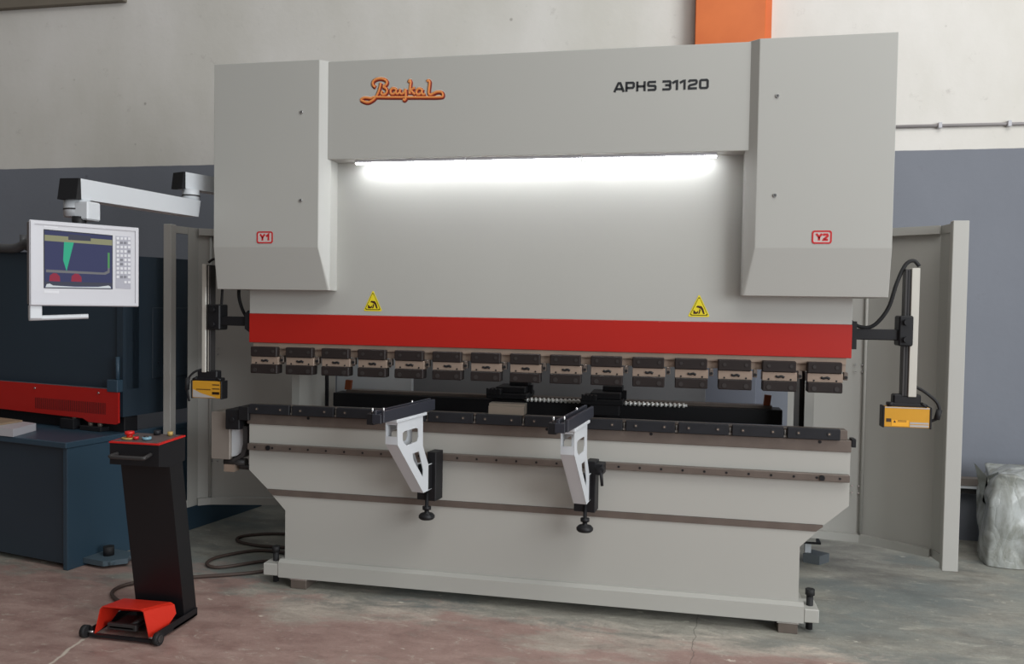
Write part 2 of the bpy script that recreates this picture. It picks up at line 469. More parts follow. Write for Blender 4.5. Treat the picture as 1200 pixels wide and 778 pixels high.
# table clamp plates
x0 = -1.54
b = BM(); box(b, x0, x0 + .238, -.03, -.001, .938, .99, bev=.003)
for xx in (.05, .188):
    cyl(b, (x0 + xx, -.0335, .966), (x0 + xx, -.028, .966), .009, n=12, mi=1); cyl(b, (x0 + xx, -.034, .966), (x0 + xx, -.033, .966), .004, n=6, mi=2)
c0 = link('die_clamp', b, [BLACK, DARK, STEEL2], PB)
for i in range(1, 12): dup(c0, (.2545 * i, 0, 0), PB)
b = BM(); cyl(b, (x0 + .246, -.012, .94), (x0 + .246, -.012, .975), .005, n=8); box(b, x0 + .24, x0 + .252, -.018, -.004, .94, .95)
d0 = link('clamp_spacer', b, mat('spacer_grey', (128, 124, 120), .45, metal=.3, var=.1), PB)
for i in range(1, 11): dup(d0, (.2545 * i, 0, 0), PB)
# loose steel tool on the table
b = BM(); prism_x(b, [(-.012, .9905), (-.012, 1.03), (.0, 1.034), (.0, 1.045), (.07, 1.045), (.07, .9905)], -.205, -.02)
lt = link('die_block', b, mat('die_steel', (150, 140, 128), .35, metal=.4, var=.1), base=True); tag(lt, 'short bare steel die block lying on the press table near the middle', 'tool')
# ram
RY = -.05
b = BM(); box(b, -1.525, 1.53, RY, .06, 1.484, 2.7, bev=.002); link('ram', b, GREY2, PB)
b = BM(); box(b, -1.526, 1.531, RY - .002, .06, 1.328, 1.484, bev=.002); link('ram_stripe', b, RED, PB, label='glossy red band along the lower edge of the ram')
b = BM(); box(b, -1.505, 1.51, RY + .006, .05, 1.298, 1.328); box(b, -1.505, 1.51, RY + .014, .04, 1.262, 1.297)
link('tool_rail', b, STEEL2, PB)
# 15 upper tool clamps
PX0, PP = -1.502, .2026
b = BM()
box(b, PX0, PX0 + .152, RY - .03, RY + .008, 1.255, 1.308, bev=.004)
box(b, PX0 + .002, PX0 + .158, RY - .022, RY + .05, 1.214, 1.2545, 1, bev=.001)
box(b, PX0 + .002, PX0 + .156, RY - .034, RY + .03, 1.165, 1.2135, bev=.004)
tube(b, [(PX0 + .062, RY - .0225, 1.236), (PX0 + .075, RY - .023, 1.232), (PX0 + .088, RY - .023, 1.236), (PX0 + .1, RY - .0225, 1.23)], .006, 6, 2, 3)
for xx in (.03, .13):
    cyl(b, (PX0 + xx, RY - .0235, 1.221), (PX0 + xx, RY - .02, 1.221), .0045, n=8, mi=2)
    cyl(b, (PX0 + xx, RY - .037, 1.184), (PX0 + xx, RY - .032, 1.184), .011, n=12, mi=3)
    cyl(b, (PX0 + xx, RY - .033, 1.284), (PX0 + xx, RY - .028, 1.284), .008, n=12, mi=3)
t0 = link('tool_clamp', b, [TOOLB, STEEL2, BLACK2, mat('bolt_dark', (48, 44, 43), .45, var=.1)], PB)
b = BM(); box(b, PX0 + .164, PX0 + .182, RY - .01, RY + .02, 1.225, 1.262, 0, bev=.002); cyl(b, (PX0 + .173, RY - .018, 1.238), (PX0 + .173, RY - .009, 1.238), .007, n=10, mi=1)
link('clamp_lug', b, [STEEL, BLACK2], t0)
for i in range(1, 15): dup(t0, (PP * i, 0, 0), PB)

def thick(b, pts, w, y0, y1, closed=False):
    """mitred flat stroke of width w (2D x,z) raised from y1 to y0"""
    P = [Vector(p) for p in pts]; n = len(P); Lf, Rt = [], []
    for i in range(n):
        a = P[(i - 1) % n] if (closed or i) else None; c = P[(i + 1) % n] if (closed or i < n - 1) else None
        d1 = (P[i] - a).normalized() if a is not None else None; d2 = (c - P[i]).normalized() if c is not None else None
        if d1 is None: d1 = d2
        if d2 is None: d2 = d1
        n1 = Vector((-d1.y, d1.x)); n2 = Vector((-d2.y, d2.x)); m = (n1 + n2).normalized()
        k = w / 2 / max(.35, m.dot(n1)); Lf.append(P[i] + m * k); Rt.append(P[i] - m * k)
    rng = range(n if closed else n - 1)
    for i in rng:
        j = (i + 1) % n
        prism_y(b, [tuple(Lf[i]), tuple(Lf[j]), tuple(Rt[j]), tuple(Rt[i])], y0, y1)
# tower covers
def tower(s):
    b = BM()
    def ring(fy, by, ix, z):
        pl = [(1.661, .3), (1.661, fy), (ix, fy), (1.025, by), (1.025, RY + .001), (1.1, .3)]
        return [b.verts.new((s * x, y, z)) for x, y in pl]
    R3 = [ring(-.178, -.14, 1.0745, 2.78), ring(-.178, -.14, 1.0745, 1.83), ring(-.142, -.138, 1.035, 1.611)]
    fs = [b.faces.new(R3[0]), b.faces.new(R3[2][::-1])]
    for a, c in zip(R3, R3[1:]):
        for i in range(6): fs.append(b.faces.new((a[i], a[(i + 1) % 6], c[(i + 1) % 6], c[i])))
    bmesh.ops.recalc_face_normals(b, faces=fs)
    bmesh.ops.bevel(b, geom=[e for e in b.edges], offset=.0018, segments=1, affect='EDGES')
    o = link('cover', b, GREY2, PB)
    for z in (2.518, 2.069):
        b = BM(); x = -1.169 if s < 0 else 1.156
        cyl(b, (x, -.184, z), (x, -.177, z), .008, .0095, n=14); cyl(b, (x, -.1845, z), (x, -.1838, z), .004, n=6, mi=1)
        link('cover_screw', b, [BRIGHT, DARK], o)
    x0, x1, z0, z1 = (-1.414, -1.323, 1.85, 1.912) if s < 0 else (1.321, 1.407, 1.849, 1.909)
    b = BM()
    def rr(w, x0, x1, z0, z1, r):
        out = []
        for cx, cz, a0 in ((x1 - r, z1 - r, 0), (x0 + r, z1 - r, 90), (x0 + r, z0 + r, 180), (x1 - r, z0 + r, 270)):
            for k in range(5):
                a = math.radians(a0 + k * 22.5); out.append((cx + r * math.cos(a), cz + r * math.sin(a)))
        return out
    holed(b, rr(0, x0, x1, z0, z1, .012), [rr(0, x0 + .007, x1 - .007, z0 + .007, z1 - .007, .007)], lambda x, z: (x, -.1785, z), (0, -.0015, 0), 0)
    prism_y(b, rr(0, x0 + .007, x1 - .007, z0 + .007, z1 - .007, .007), -.1787, -.178, 1)
    sg = link('axis_sign', b, [SIGNRED, SIGNW], o)
    xa, xb, za, zb = x0 + .017, x1 - .016, z0 + .015, z1 - .015; wd = (xb - xa); H = zb - za
    for ch, u0, u1 in (('Y', 0, .54), (('1' if s < 0 else '2'), .60, 1.0)):
        b = BM(); ux = lambda u: xa + (u0 + u * (u1 - u0)) * wd
        G = {'Y': [[(.08, 1), (.5, .5), (.92, 1)], [(.5, .55), (.5, 0)]], '1': [[(.05, .66), (.45, .86), (.62, .96), (.62, 0)]],
             '2': [[(.08, .72), (.16, .9), (.8, .9), (.9, .78), (.9, .64), (.2, .2), (.12, .1), (.98, .1)]]}[ch]
        for st in G: thick(b, [(ux(p), za + q * H) for p, q in st], .0095, -.1797, -.1786)
        link('letter' if ch == 'Y' else 'digit', b, SIGNRED, o)
    return o
tower(-1); tower(1)
# header panel
b = BM(); box(b, -1.0445, 1.0445, -.15, RY - .001, 2.279, 2.777, bev=.003); hd = link('header_panel', b, GREY2, PB)
GL = {'A': [([(0, 0), (.42, .9), (.62, .9), (1, 0)], 0), ([(.2, .3), (.82, .3)], 0)],
      'P': [([(.1, 0), (.1, .9), (.8, .9), (.9, .82), (.9, .5), (.8, .38), (.1, .38)], 0)],
      'H': [([(.1, 0), (.1, 1)], 0), ([(.9, 0), (.9, 1)], 0), ([(.1, .5), (.9, .5)], 0)],
      'S': [([(.95, .9), (.18, .9), (.1, .82), (.1, .6), (.18, .52), (.82, .5), (.9, .42), (.9, .18), (.82, .1), (.05, .1)], 0)],
      '3': [([(.05, .9), (.82, .9), (.9, .82), (.9, .62), (.8, .52), (.35, .52)], 0), ([(.8, .5), (.9, .42), (.9, .18), (.82, .1), (.05, .1)], 0)],
      '1': [([(.02, .70), (.45, .88), (.66, .9), (.66, 0)], 0)],
      '2': [([(.08, .72), (.1, .82), (.18, .9), (.82, .9), (.9, .82), (.9, .64), (.82, .54), (.2, .42), (.1, .32), (.1, .1), (.95, .1)], 0)],
      '0': [([(.1, .2), (.2, .1), (.8, .1), (.9, .2), (.9, .8), (.8, .9), (.2, .9), (.1, .8)], 1)]}
def model_text():
    cells = [('A', 1.05), ('P', 1), ('H', 1), ('S', 1), (' ', .22), ('3', 1), ('1', .62), ('1', .62), ('2', 1), ('0', 1)]
    gap = .2; tot = sum(w for _, w in cells) + gap * (len(cells) - 1); X0, X1, Z0, Z1 = .417, .852, 2.569, 2.615
    k = (X1 - X0) / tot; H = Z1 - Z0; x = X0
    for ch, w in cells:
        b = BM()
        for st, cl in GL.get(ch, []):
            ww = w * k if ch != '1' else k * .8
            thick(b, [(x + px * ww - (0 if ch != '1' else .004), Z0 + pz * H) for px, pz in st], .0105, -.1516, -.1500, bool(cl))
        if ch != ' ':
            link('letter' if ch.isalpha() else 'digit', b, INK, hd)
        else: b.free()
        x += (w + gap) * k
model_text()
# script logo, drawn as overlapping pen strokes
STR = [
 [(345, 150), (328, 140), (316, 118), (326, 92), (356, 74), (396, 68), (436, 76), (460, 98), (452, 126), (420, 146)],
 [(420, 146), (452, 162), (462, 190), (444, 216), (414, 220), (404, 202), (420, 190)],
 [(398, 108), (390, 150), (374, 200), (350, 244), (318, 276), (272, 298), (226, 290), (200, 272), (236, 254), (300, 258), (345, 246), (500, 245), (760, 241), (990, 236), (1020, 218), (1006, 190), (962, 188), (926, 204)],
 [(552, 168), (520, 160), (498, 182), (504, 210), (528, 212), (550, 190), (558, 162)], [(558, 162), (552, 198), (566, 214), (586, 200)],
 [(594, 164), (592, 200), (612, 212), (636, 196), (650, 164)], [(650, 164), (652, 210), (652, 254), (640, 270), (626, 262)],
 [(680, 104), (690, 82), (700, 100), (694, 150), (690, 214)], [(694, 184), (720, 160), (742, 154)], [(708, 178), (724, 200), (746, 212)],
 [(812, 168), (782, 160), (758, 182), (764, 210), (788, 212), (810, 190), (818, 162)], [(818, 162), (812, 198), (826, 214), (846, 206)],
 [(862, 92), (876, 80), (888, 98), (884, 150), (880, 196), (890, 214), (908, 212), (926, 204)]]
def logo_layer(name, w, dx, dz, y, m, par):
    b = BM()
    for st in STR:
        pts = []
        for X, Y in st:
            x = -.869 + (X - 180) * .0005225 + dx
            z = 2.56 + (308 - Y) * .000522 - (X - 180) * 2.66e-5 + dz
            pts.append((x, 0, z))
        vs = tube(b, pts, w, 8, 0, 5)
        for v in vs: v.co.y = y + v.co.y * .05
    return link(name, b, m, par)
lg = logo_layer('logo', .0118, .0015, -.002, -.1505, LCRE, hd)
logo_layer('logo_shadow', .0100, .0035, -.0035, -.1512, LMAR, hd)
logo_layer('logo_body', .0062, 0, 0, -.1522, LORA, hd)
logo_layer('logo_core', .0032, -.0006, .0008, -.1529, LGOLD, hd)
# work light under the header
for xa, xb in ((-.899, -.318), (-.312, .258), (.264, .899)):
    b = BM(); box(b, xa, xb, -.128, -.098, 2.265, 2.2785, 0); box(b, xa + .004, xb - .004, -.125, -.101, 2.258, 2.266, 1)
    link('work_light', b, [CONSOLE, LED], PB, label='lit white strip lamp under the header panel')
# warning triangles
def warn(x, z0):
    def tri(cx, zb, w, h, r=.006):
        return [(cx - w / 2 + r, zb), (cx + w / 2 - r, zb), (cx + w / 2, zb + r * .8), (cx + r * .5, zb + h), (cx - r * .5, zb + h), (cx - w / 2, zb + r * .8)]
    b = BM(); y = RY - .0005
    prism_y(b, tri(x, z0, .1, .104), y - .0008, y, 0)
    prism_y(b, tri(x, z0 + .006, .084, .088), y - .0014, y, 1)
    prism_y(b, tri(x, z0 + .010, .074, .078), y - .002, y, 0)
    for pl in ([(-.026, .014), (-.026, .034), (-.019, .028), (-.013, .022), (-.004, .03), (-.004, .018), (-.012, .014)],
               [(-.014, .046), (-.008, .054), (.012, .052), (.02, .04), (.028, .014), (.02, .014), (.012, .034), (.006, .04), (-.004, .044)],
               [(.002, .038), (.008, .034), (.004, .016), (-.003, .014), (.0, .028)]):
        prism_y(b, [(x + p, z0 + q) for p, q in pl], y - .0026, y, 2)
    link('warning_sign', b, [WYEL, WOLV, WBRN], PB, label='yellow triangular warning sticker with dark pictogram')
warn(-.823, 1.508); warn(.835, 1.508)
# C frames behind
for s in (-1, 1):
    b = BM()
    prism_x(b, [(.09, .62), (.60, .62), (.60, 2.6), (.1, 2.6), (.1, 1.55), (.22, 1.5), (.24, 1.3), (.24, .95), (.09, .88)], s * 1.375, s * 1.42)
    xa, xb = sorted((s * 1.24, s * 1.42)); box(b, xa, xb, .3, .9, .56, .64); xa, xb = sorted((s * 1.24, s * 1.3)); box(b, xa, xb, .12, 1.2, .1, .6)
    link('side_frame', b, GREY, PB)
# crosswise back guard and rear cabinet
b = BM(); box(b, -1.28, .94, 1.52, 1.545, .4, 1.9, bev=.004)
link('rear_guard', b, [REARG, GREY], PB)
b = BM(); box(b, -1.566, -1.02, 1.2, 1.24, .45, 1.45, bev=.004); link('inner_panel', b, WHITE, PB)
# hoses and rods seen through the throat
b = BM(); cyl(b, (-1.232, .3, .88), (-1.236, .3, 1.45), .011, n=12); link('guide_rod', b, BLACK2, PB)
b = BM(); cyl(b, (1.367, .27, .9), (1.366, .27, 1.45), .013, n=12); link('guide_rod', b, BLACK2, PB)
# back gauge
b = BM(); box(b, -1.27, 1.30, .47, .6, .93, 1.012, 0, bev=.003); box(b, -1.2, 1.25, .5, .57, 1.012, 1.03, 1, bev=.002)
bg = link('back_gauge', b, [BLACK2, STEEL], PB)
b = BM(); cyl(b, (-.10, .44, 1.02), (.80, .44, 1.02), .007, n=10)
for i in range(37):
    x = -.09 + i * .024
    cyl(b, (x, .44, 1.02), (x + .012, .44, 1.02), .0125, n=12)
link('ball_screw', b, mat('polished_screw', (240, 240, 236), .3, metal=.3, var=.05), bg)
for x in (-1.19, 1.225):
    b = BM(); prism_y(b, [(x - .02, 1.03), (x + .014, 1.03), (x + .02, 1.085), (x - .014, 1.088)], .5, .53); link('end_marker', b, COPPER, bg)
b = BM()
X = -.17
box(b, X - .13, X + .1, .34, .60, 1.03, 1.06, bev=.004); box(b, X - .08, X + .085, .36, .56, 1.06, 1.095, bev=.004)
box(b, X - .02, X + .09, .45, .56, 1.095, 1.125, bev=.004); box(b, X - .115, X - .04, .30, .42, 1.055, 1.085, bev=.003); box(b, X + .085, X + .11, .46, .5, 1.05, 1.1)
for k in range(4): box(b, X - .12 + k * .02, X - .11 + k * .02, .298, .31, 1.06, 1.09)
f0 = link('gauge_finger', b, BLACK2, bg)
f1 = dup(f0, (.53, -.02, -.012), bg)
b = BM(); box(b, .28, .44, .33, .5, .96, 1.03, bev=.004); cyl(b, (.37, .5, 1.06), (.37, .5, 1.115), .02, n=14); link('finger_carriage', b, BLACK2, bg)
# crowning motor box at the left end of the table
b = BM(); box(b, -1.80, -1.685, .03, .2, .667, .932, bev=.003); link('motor_housing', b, mat('housing_grey', (150, 142, 134), .4, metal=.3, var=.1), PB)
b = BM(); box(b, -1.684, -1.6, -.02, .14, .845, .955, bev=.004); box(b, -1.60, -1.54, -.03, .1, .90, .975, bev=.003)
cyl(b, (-1.64, -.03, .9), (-1.64, -.01, .9), .012, n=12)
link('motor_bracket', b, BLACK2, PB)
b = BM(); prism_y(b, [(-1.685, .9), (-1.60, .9), (-1.60, .78), (-1.615, .72), (-1.65, .69), (-1.685, .68)], .05, .16); link('drive_cover', b, WHITE, PB)
b = BM(); prism_y(b, [(-1.60, .86), (-1.572, .86), (-1.572, .75), (-1.595, .69), (-1.66, .66), (-1.66, .675), (-1.615, .70), (-1.60, .76)], .02, .16)
cyl(b, (-1.73, .06, .652), (-1.6, .06, .652), .022, n=14); cyl(b, (-1.64, .06, .628), (-1.56, .06, .625), .016, n=12)
box(b, -1.72, -1.66, .03, .09, .6, .64, 1)
link('cable_gland', b, [DARK, STEEL2], PB)
# feet and anchors
def anchor(s):
    b = BM(); x0, x1 = (1.357, 1.425) if s > 0 else (-1.447, -1.357)
    box(b, x0, x1, -.03, .12, .06, .125, 0, bev=.004)
    xc = (x0 + x1) / 2
    cyl(b, (xc, .03, .01), (xc, .03, .175), .016, n=14, mi=1); cyl(b, (xc, .03, .175), (xc, .03, .205), .022, n=6, mi=1)
    o = link('anchor_lug', b, [GREY, RUBBER], PB)
anchor(1); anchor(-1)
for x in (1.285, -1.24):
    b = BM(); box(b, x - .045, x + .045, -.03, .1, .0, .05, 0, bev=.002); box(b, x - .05, x + .05, -.032, .1, .048, .056, 1); link('foot', b, [STEEL, BRIGHT], PB)
for x in (1.6, -1.6):
    b = BM(); prism_z(b, [(x - .07, 1.14), (x + .02, 1.1), (x + .09, 1.18), (x, 1.24)], 0, .055)
    box(b, x - .055, x - .02, 1.16, 1.2, .055, .12, 1); box(b, x - .07, x + .03, 1.12, 1.22, .12, .135, 2); box(b, min(x, x * .87), max(x, x * .87), 1.12, 1.22, .135, .16, 3)
    link('rear_foot', b, [PAD, WHITE, BLACK2, GREY], PB)
# hoses under the machine
b = BM()
for k in range(4):
    tube(b, [(-1.9 + .12 * k, 1.2, .1), (-1.85 + .1 * k, 1.15, .14 + .01 * k), (-1.7 + .1 * k, 1.25, .1 + .02 * k), (-1.45, 1.3, .16)], .016, 8)
link('hydraulic_hose', b, RUBBER, PB)

# laser guards at the ram ends
def laser(s):
    if s < 0:
        arm = [(-1.71, -1.526)]; bx = (-1.783, -1.705); rail = (-1.822, -1.798, -1.775); sx = (-1.885, -1.705)
    else:
        arm = [(1.531, 1.755)]; bx = (1.735, 1.797); rail = (1.822, 1.787, 1.762); sx = (1.684, 1.888)
    xa, xb = arm[0]
    b = BM()
    box(b, xa, xb, -.03, .03, 1.415, 1.465, bev=.004)
    e = xb if s < 0 else xa
    if s < 0: prism_y(b, [(e - .03, 1.4), (e, 1.38), (e, 1.50), (e - .012, 1.50), (e - .03, 1.48)], -.045, .04)
    else: prism_y(b, [(e, 1.37), (e + .022, 1.37), (e + .022, 1.5), (e, 1.5)], -.045, .04)
    box(b, bx[0], bx[1], -.045, .04, 1.39, 1.53, bev=.006)
    for z in (1.42, 1.5): cyl(b, ((bx[0] + bx[1]) / 2, -.06, z), ((bx[0] + bx[1]) / 2, -.04, z), .014, n=12)
    a = link('laser_arm', b, BLACK2, PB)
    b = BM()
    x0, x1 = sorted(rail[:2]); box(b, x0, x1, -.03, .03, 1.155, 1.75, 0, bev=.002)
    x0, x1 = sorted(rail[1:]); box(b, x0, x1, -.022, .03, 1.155, 1.745, 1, bev=.001)
    xm = (rail[1] + rail[2]) / 2
    box(b, xm - .002, xm + .002, -.0235, -.02, 1.16, 1.74, 2)
    link('rail', b, [ALU, DARK, ALU if s < 0 else BLACK2], a)
    c = (sx[0] + sx[1]) / 2
    b = BM()
    box(b, c - .06, c + .06, -.022, .03, 1.12, 1.165, bev=.006); box(b, c - .08, c + .08, -.024, .03, 1.1075, 1.125, bev=.003)
    for dx in (-.085, .085): cyl(b, (c + dx, -.02, 1.112), (c + dx * .7, -.02, 1.125), .008, n=8)
    link('sensor_clamp', b, BLACK2, a)
    YB = -.025
    b = BM(); box(b, sx[0], sx[1], YB, .03, 1.012, 1.107, 0, bev=.003)
    box(b, sx[0] - .004, sx[0] + .005, YB - .003, .033, 1.009, 1.11, 1, bev=.002); box(b, sx[1] - .005, sx[1] + .004, YB - .003, .033, 1.009, 1.11, 1, bev=.002)
    y = YB - .0005
    if s > 0:
        box(b, sx[0] + .036, sx[0] + .11, y - .0006, y, 1.018, 1.046, 2); box(b, sx[0] + .115, sx[1] - .008, y - .0006, y, 1.016, 1.026, 3); box(b, sx[0] + .115, sx[1] - .008, y - .0006, y, 1.03, 1.038, 3); box(b, sx[0] + .005, sx[1] - .005, y - .0006, y, 1.101, 1.106, 3)
        box(b, sx[0] + .013, sx[0] + .034, y - .0012, y, 1.036, 1.052, 4); prism_y(b, [(sx[0] + .043, 1.034), (sx[0] + .055, 1.034), (sx[0] + .049, 1.045)], y - .0012, y, 4)
        for k in range(2): box(b, sx[0] + .062, sx[0] + .1, y - .0012, y, 1.038 + k * .005, 1.040 + k * .005, 4)
    else:
        prism_y(b, [(sx[0] + .008, 1.06), (sx[0] + .008, 1.016), (sx[1] - .03, 1.016), (sx[0] + .06, 1.038)], y - .0006, y, 3)
        for k in range(3): box(b, sx[1] - .055, sx[1] - .012, y - .0012, y, 1.085 - k * .022, 1.09 - k * .022, 4)
        box(b, sx[1] - .055, sx[1] - .012, y - .0012, y, 1.034, 1.048, 4)
        for k in range(8): box(b, sx[0] + .03 + k * .011, sx[0] + .037 + k * .011, y - .0012, y, 1.058, 1.063, 4)
    link('laser_sensor', b, [YELL, BLACK2, LABEL, LBLGREY, PRINT], a, label='yellow laser sensor box with printed label')
    b = BM()
    if s > 0:
        tube(b, [(1.825, -.01, 1.20), (1.86, -.02, 1.18), (1.915, -.02, 1.13), (1.925, -.02, 1.07), (1.895, -.01, 1.045)], .007)
        cyl(b, (1.925, -.02, 1.10), (1.915, -.018, 1.055), .013, n=10)
        link('sensor_cable', b, RUBBER, a); b = BM()
        tube(b, [(1.53, .05, 1.51), (1.58, .04, 1.475), (1.64, .03, 1.48), (1.70, .02, 1.56), (1.73, 0, 1.68), (1.765, 0, 1.765), (1.80, 0, 1.785), (1.825, 0, 1.76)], .009)
    else:
        tube(b, [(-1.83, -.01, 1.17), (-1.87, -.02, 1.155), (-1.905, -.02, 1.12), (-1.915, -.02, 1.06), (-1.91, -.01, .99)], .006)
        cyl(b, (-1.912, -.02, 1.12), (-1.917, -.02, 1.055), .012, n=10)
        link('sensor_cable', b, RUBBER, a); b = BM()
        tube(b, [(-1.57, .0, 1.46), (-1.61, .02, 1.51), (-1.635, .03, 1.58), (-1.635, .04, 1.66)], .009)
        link('sensor_cable', b, RUBBER, a); b = BM()
        tube(b, [(-1.80, 0, 1.76), (-1.76, .0, 1.775), (-1.73, .02, 1.7), (-1.74, .03, 1.52)], .007)
    link('sensor_cable', b, RUBBER, a)
laser(-1); laser(1)

# ------------------------------------------------------------------ sheet support arms
def support(ax, ay, dx, lever, label):
    D = V((dx, 1, 0)).normalized(); L = V((-D.y, D.x, 0))      # along the arm to the bed, and to its left
    def W(s, t, z): return V((ax, ay, 0)) + D * s + L * t + V((0, 0, z))
    root = thing('sheet_support_arm', tuple(W(.5, .03, .47)), label, 'support arm', 'sheet support arms on the front rail')
    def wb(b, s0, s1, t0, t1, z0, z1, mi=0, bev=.002):
        xf = Matrix(((D.x, L.x, 0, ax), (D.y, L.y, 0, ay), (0, 0, 1, 0), (0, 0, 0, 1)))
        box(b, s0, s1, t0, t1, z0, z1, mi, bev, 1, xf)
    b = BM(); wb(b, 0, .525, 0, .014, 1.013, 1.066); wb(b, 0, .56, .04, .054, 1.013, 1.066); wb(b, .01, .52, .014, .04, 1.018, 1.05)
    wb(b, -.002, .012, .014, .06, 1.008, 1.05)
    link('support_bar', b, BARBLK, root)
    b = BM(); wb(b, .0, .045, .05, .09, 1.0, 1.05, 0, .003)
    link('stop_block', b, BLACK2, root)
    for s, t in ((.02, .07), (.05, .03), (.36, .046)):
        b = BM(); p = W(s, t, 1.045); cyl(b, p, p + V((0, 0, .03)), .005, n=8); link('stop_screw', b, BRIGHT, root)
    plate = [(.132, 1.0), (.134, .893), (.408, .611), (.508, .613), (.508, .743), (.46, .743), (.396, .847), (.392, 1.0)]
    h1 = [(.183, .941), (.2, .948), (.32, .948), (.343, .94), (.347, .90), (.335, .88), (.224, .877), (.195, .895), (.184, .912)]
    h2 = [(.286, .828), (.354, .828), (.402, .727), (.402, .689), (.296, .795)]
    b = BM()
    holed(b, plate, [h1, h2], lambda s, z: W(s, .002, z), L * .004)
    holed(b, plate, [h1, h2], lambda s, z: W(s, .062, z), L * .004)
    def quad(s0, z0, s1, z1):
        solid(b, [W(s0, .005, z0), W(s0, .063, z0), W(s1, .063, z1), W(s1, .005, z1)], (D * .004))
    quad(.134, .93, .134, .893); quad(.134, .893, .408, .611)
    quad(.134, 1.0, .134, .985)
    wb(b, .118, .426, -.004, .068, .998, 1.0125, 0, .002)
    link('bracket', b, WHITE, root)
    b = BM(); wb(b, .5, .585, -.02, .03, .55, .80, 0, .003); wb(b, .5, .56, .03, .085, .55, .6, 0, .003)
    if lever: wb(b, .5, .58, -.055, -.015, .735, .79, 0, .004)
    wb(b, .46, .51, .0, .06, .615, .74, 0, .002)
    sl = link('slider', b, BLACK2, root)
    if lever:
        p = W(.49, -.05, .765); b = BM(); cyl(b, p + D * .02, p - D * .02, .014, n=14); cyl(b, p - D * .012, p - D * .014 + V((.008, 0, -.075)), .009, .007, n=10); link('clamp_lever', b, BLACK2, sl)
    c = W(.5, .028, 0); b = BM()
    lathe(b, [(.009, .6), (.009, .52), (.022, .52), (.022, .505), (.012, .505), (.012, .49), (.032, .484), (.041, .474), (.041, .464), (.034, .456), (.01, .454)][::-1], (c.x, c.y, 0), 24, 0)
    lathe(b, [(.012, .50), (.012, .515)], (c.x, c.y, 0), 12, 1)
    link('height_knob', b, [BLACK2, BRIGHT], root)
support(-.545, -.62, .159, False, 'white bracketed sheet support arm with black bar, left one on the press bed front')
support(.288, -.645, .11, True, 'white bracketed sheet support arm with black clamp lever, right one on the press bed front')

# ------------------------------------------------------------------ side guards
def guard(s, P, post, label, window):
    root = thing('side_guard', (P[1][0], P[1][1], 0), label, 'machine guard', 'side guards of the press')
    z0, z1 = .217, 2.015
    a, bb, c = P[:3]
    def sheet(b, p, q, th, za, zb, mi=0, fl=0):
        p, q = V((p[0], p[1], 0)), V((q[0], q[1], 0)); d = (q - p).normalized(); n = V((-d.y, d.x, 0))
        if n.y > 0 and abs(d.x) > .3: n = -n
        if abs(d.x) <= .3: n = V((-s, 0, 0))
        solid(b, [p + V((0, 0, za)), q + V((0, 0, za)), q + V((0, 0, zb)), p + V((0, 0, zb))], -n * th, mi)
        if fl:
            for z in (za, zb - .045):
                solid(b, [p + V((0, 0, z)), q + V((0, 0, z)), q + V((0, 0, z + .045)), p + V((0, 0, z + .045))], n * fl, mi)
    b = BM(); sheet(b, a, bb, .004, z0, z1, 0, .028)
    for z in (1.2, 1.24, .5, .54, 1.75):
        for t in (.012, .05): p = V((bb[0] - s * t, bb[1] - .004, z)); cyl(b, p, p - V((0, .004, 0)), .005, n=8, mi=1)
    link('rear_panel', b, [GUARD, BRIGHT], root)
    b = BM(); sheet(b, bb, c, .004, z0, z1, 0, .028); link('wing_panel', b, GUARD, root)
    b = BM(); cyl(b, (bb[0], bb[1] - .012, z0 + .03), (bb[0], bb[1] - .012, z1 - .05), .009, n=10); link('hinge', b, GUARD, root)
    x0, x1, y0, y1 = post
    b = BM(); box(b, x0, x1, y0, y1, z0 - .005, z1 + .003, bev=.003); link('post', b, GUARD, root)
    xe = x0 if s > 0 else x1
    xc = (x0 + x1) / 2
    b = BM()
    for z in (z0, z1 - .045): solid(b, [(c[0], c[1], z), (xc, y1 - .002, z), (xc, y1 - .002, z + .045), (c[0], c[1], z + .045)], (s * .02, 0, 0))
    if not window: solid(b, [(c[0], c[1], z0), (xc + .02, y1 - .002, z0), (xc + .02, y1 - .002, z1), (c[0], c[1], z1)], (s * .004, 0, 0))
    else: solid(b, [(c[0], c[1], z0), (c[0] - .016, c[1] - .085, z0), (c[0] - .016, c[1] - .085, z1), (c[0], c[1], z1)], (s * .004, 0, 0))
    link('side_panel', b, GUARD, root)
guard(1, [(1.39, .95), (1.8, .9), (2.12, .69)], (2.105, 2.182, .455, .5), 'open grey sheet metal side guard right of the press, near the plastic', False)
guard(-1, [(-1.455, .925), (-2.24, .74), (-2.305, .69)], (-2.378, -2.327, .43, .487), 'open grey sheet metal side guard left of the press, beside the blue shear', True)

# ------------------------------------------------------------------ control pendant
CP = thing('control_pendant', (-1.66, .0, 2.1), 'white console with screen and keypad on a folding arm left of the press', 'control panel')
def beam(b, p0, p1, w, h, cut0=0, cut1=0, mi=0, capmi=None):
    """horizontal box beam from p0 to p1 (centre of the top edge), ends mitred by cut"""
    p0, p1 = V(p0), V(p1); d = p1 - p0; d.z = 0; d.normalize(); n = V((-d.y, d.x, 0))
    pts = [p0 + V((0, 0, 0)), p1, p1 - d * cut1 - V((0, 0, h)), p0 + d * cut0 - V((0, 0, h))]
    vs = solid(b, [p - n * w / 2 for p in pts], n * w, mi)
    return d, n
A2, B2 = V((-1.83, -.995, 2.062)), V((-1.83, -.10, 2.084))
b = BM(); d, n = beam(b, A2, B2, .088, .088, -.016, .02); link('lower_arm', b, WHITE, CP)
b = BM(); beam(b, A2 - d * .012, A2 + d * .0, .092, .091, -.016, -.016 + .012, 0); link('arm_cap', b, BLACK2, CP)
A1, B1 = V((-1.875, -.15, 2.228)), V((-1.735, .22, 2.228))
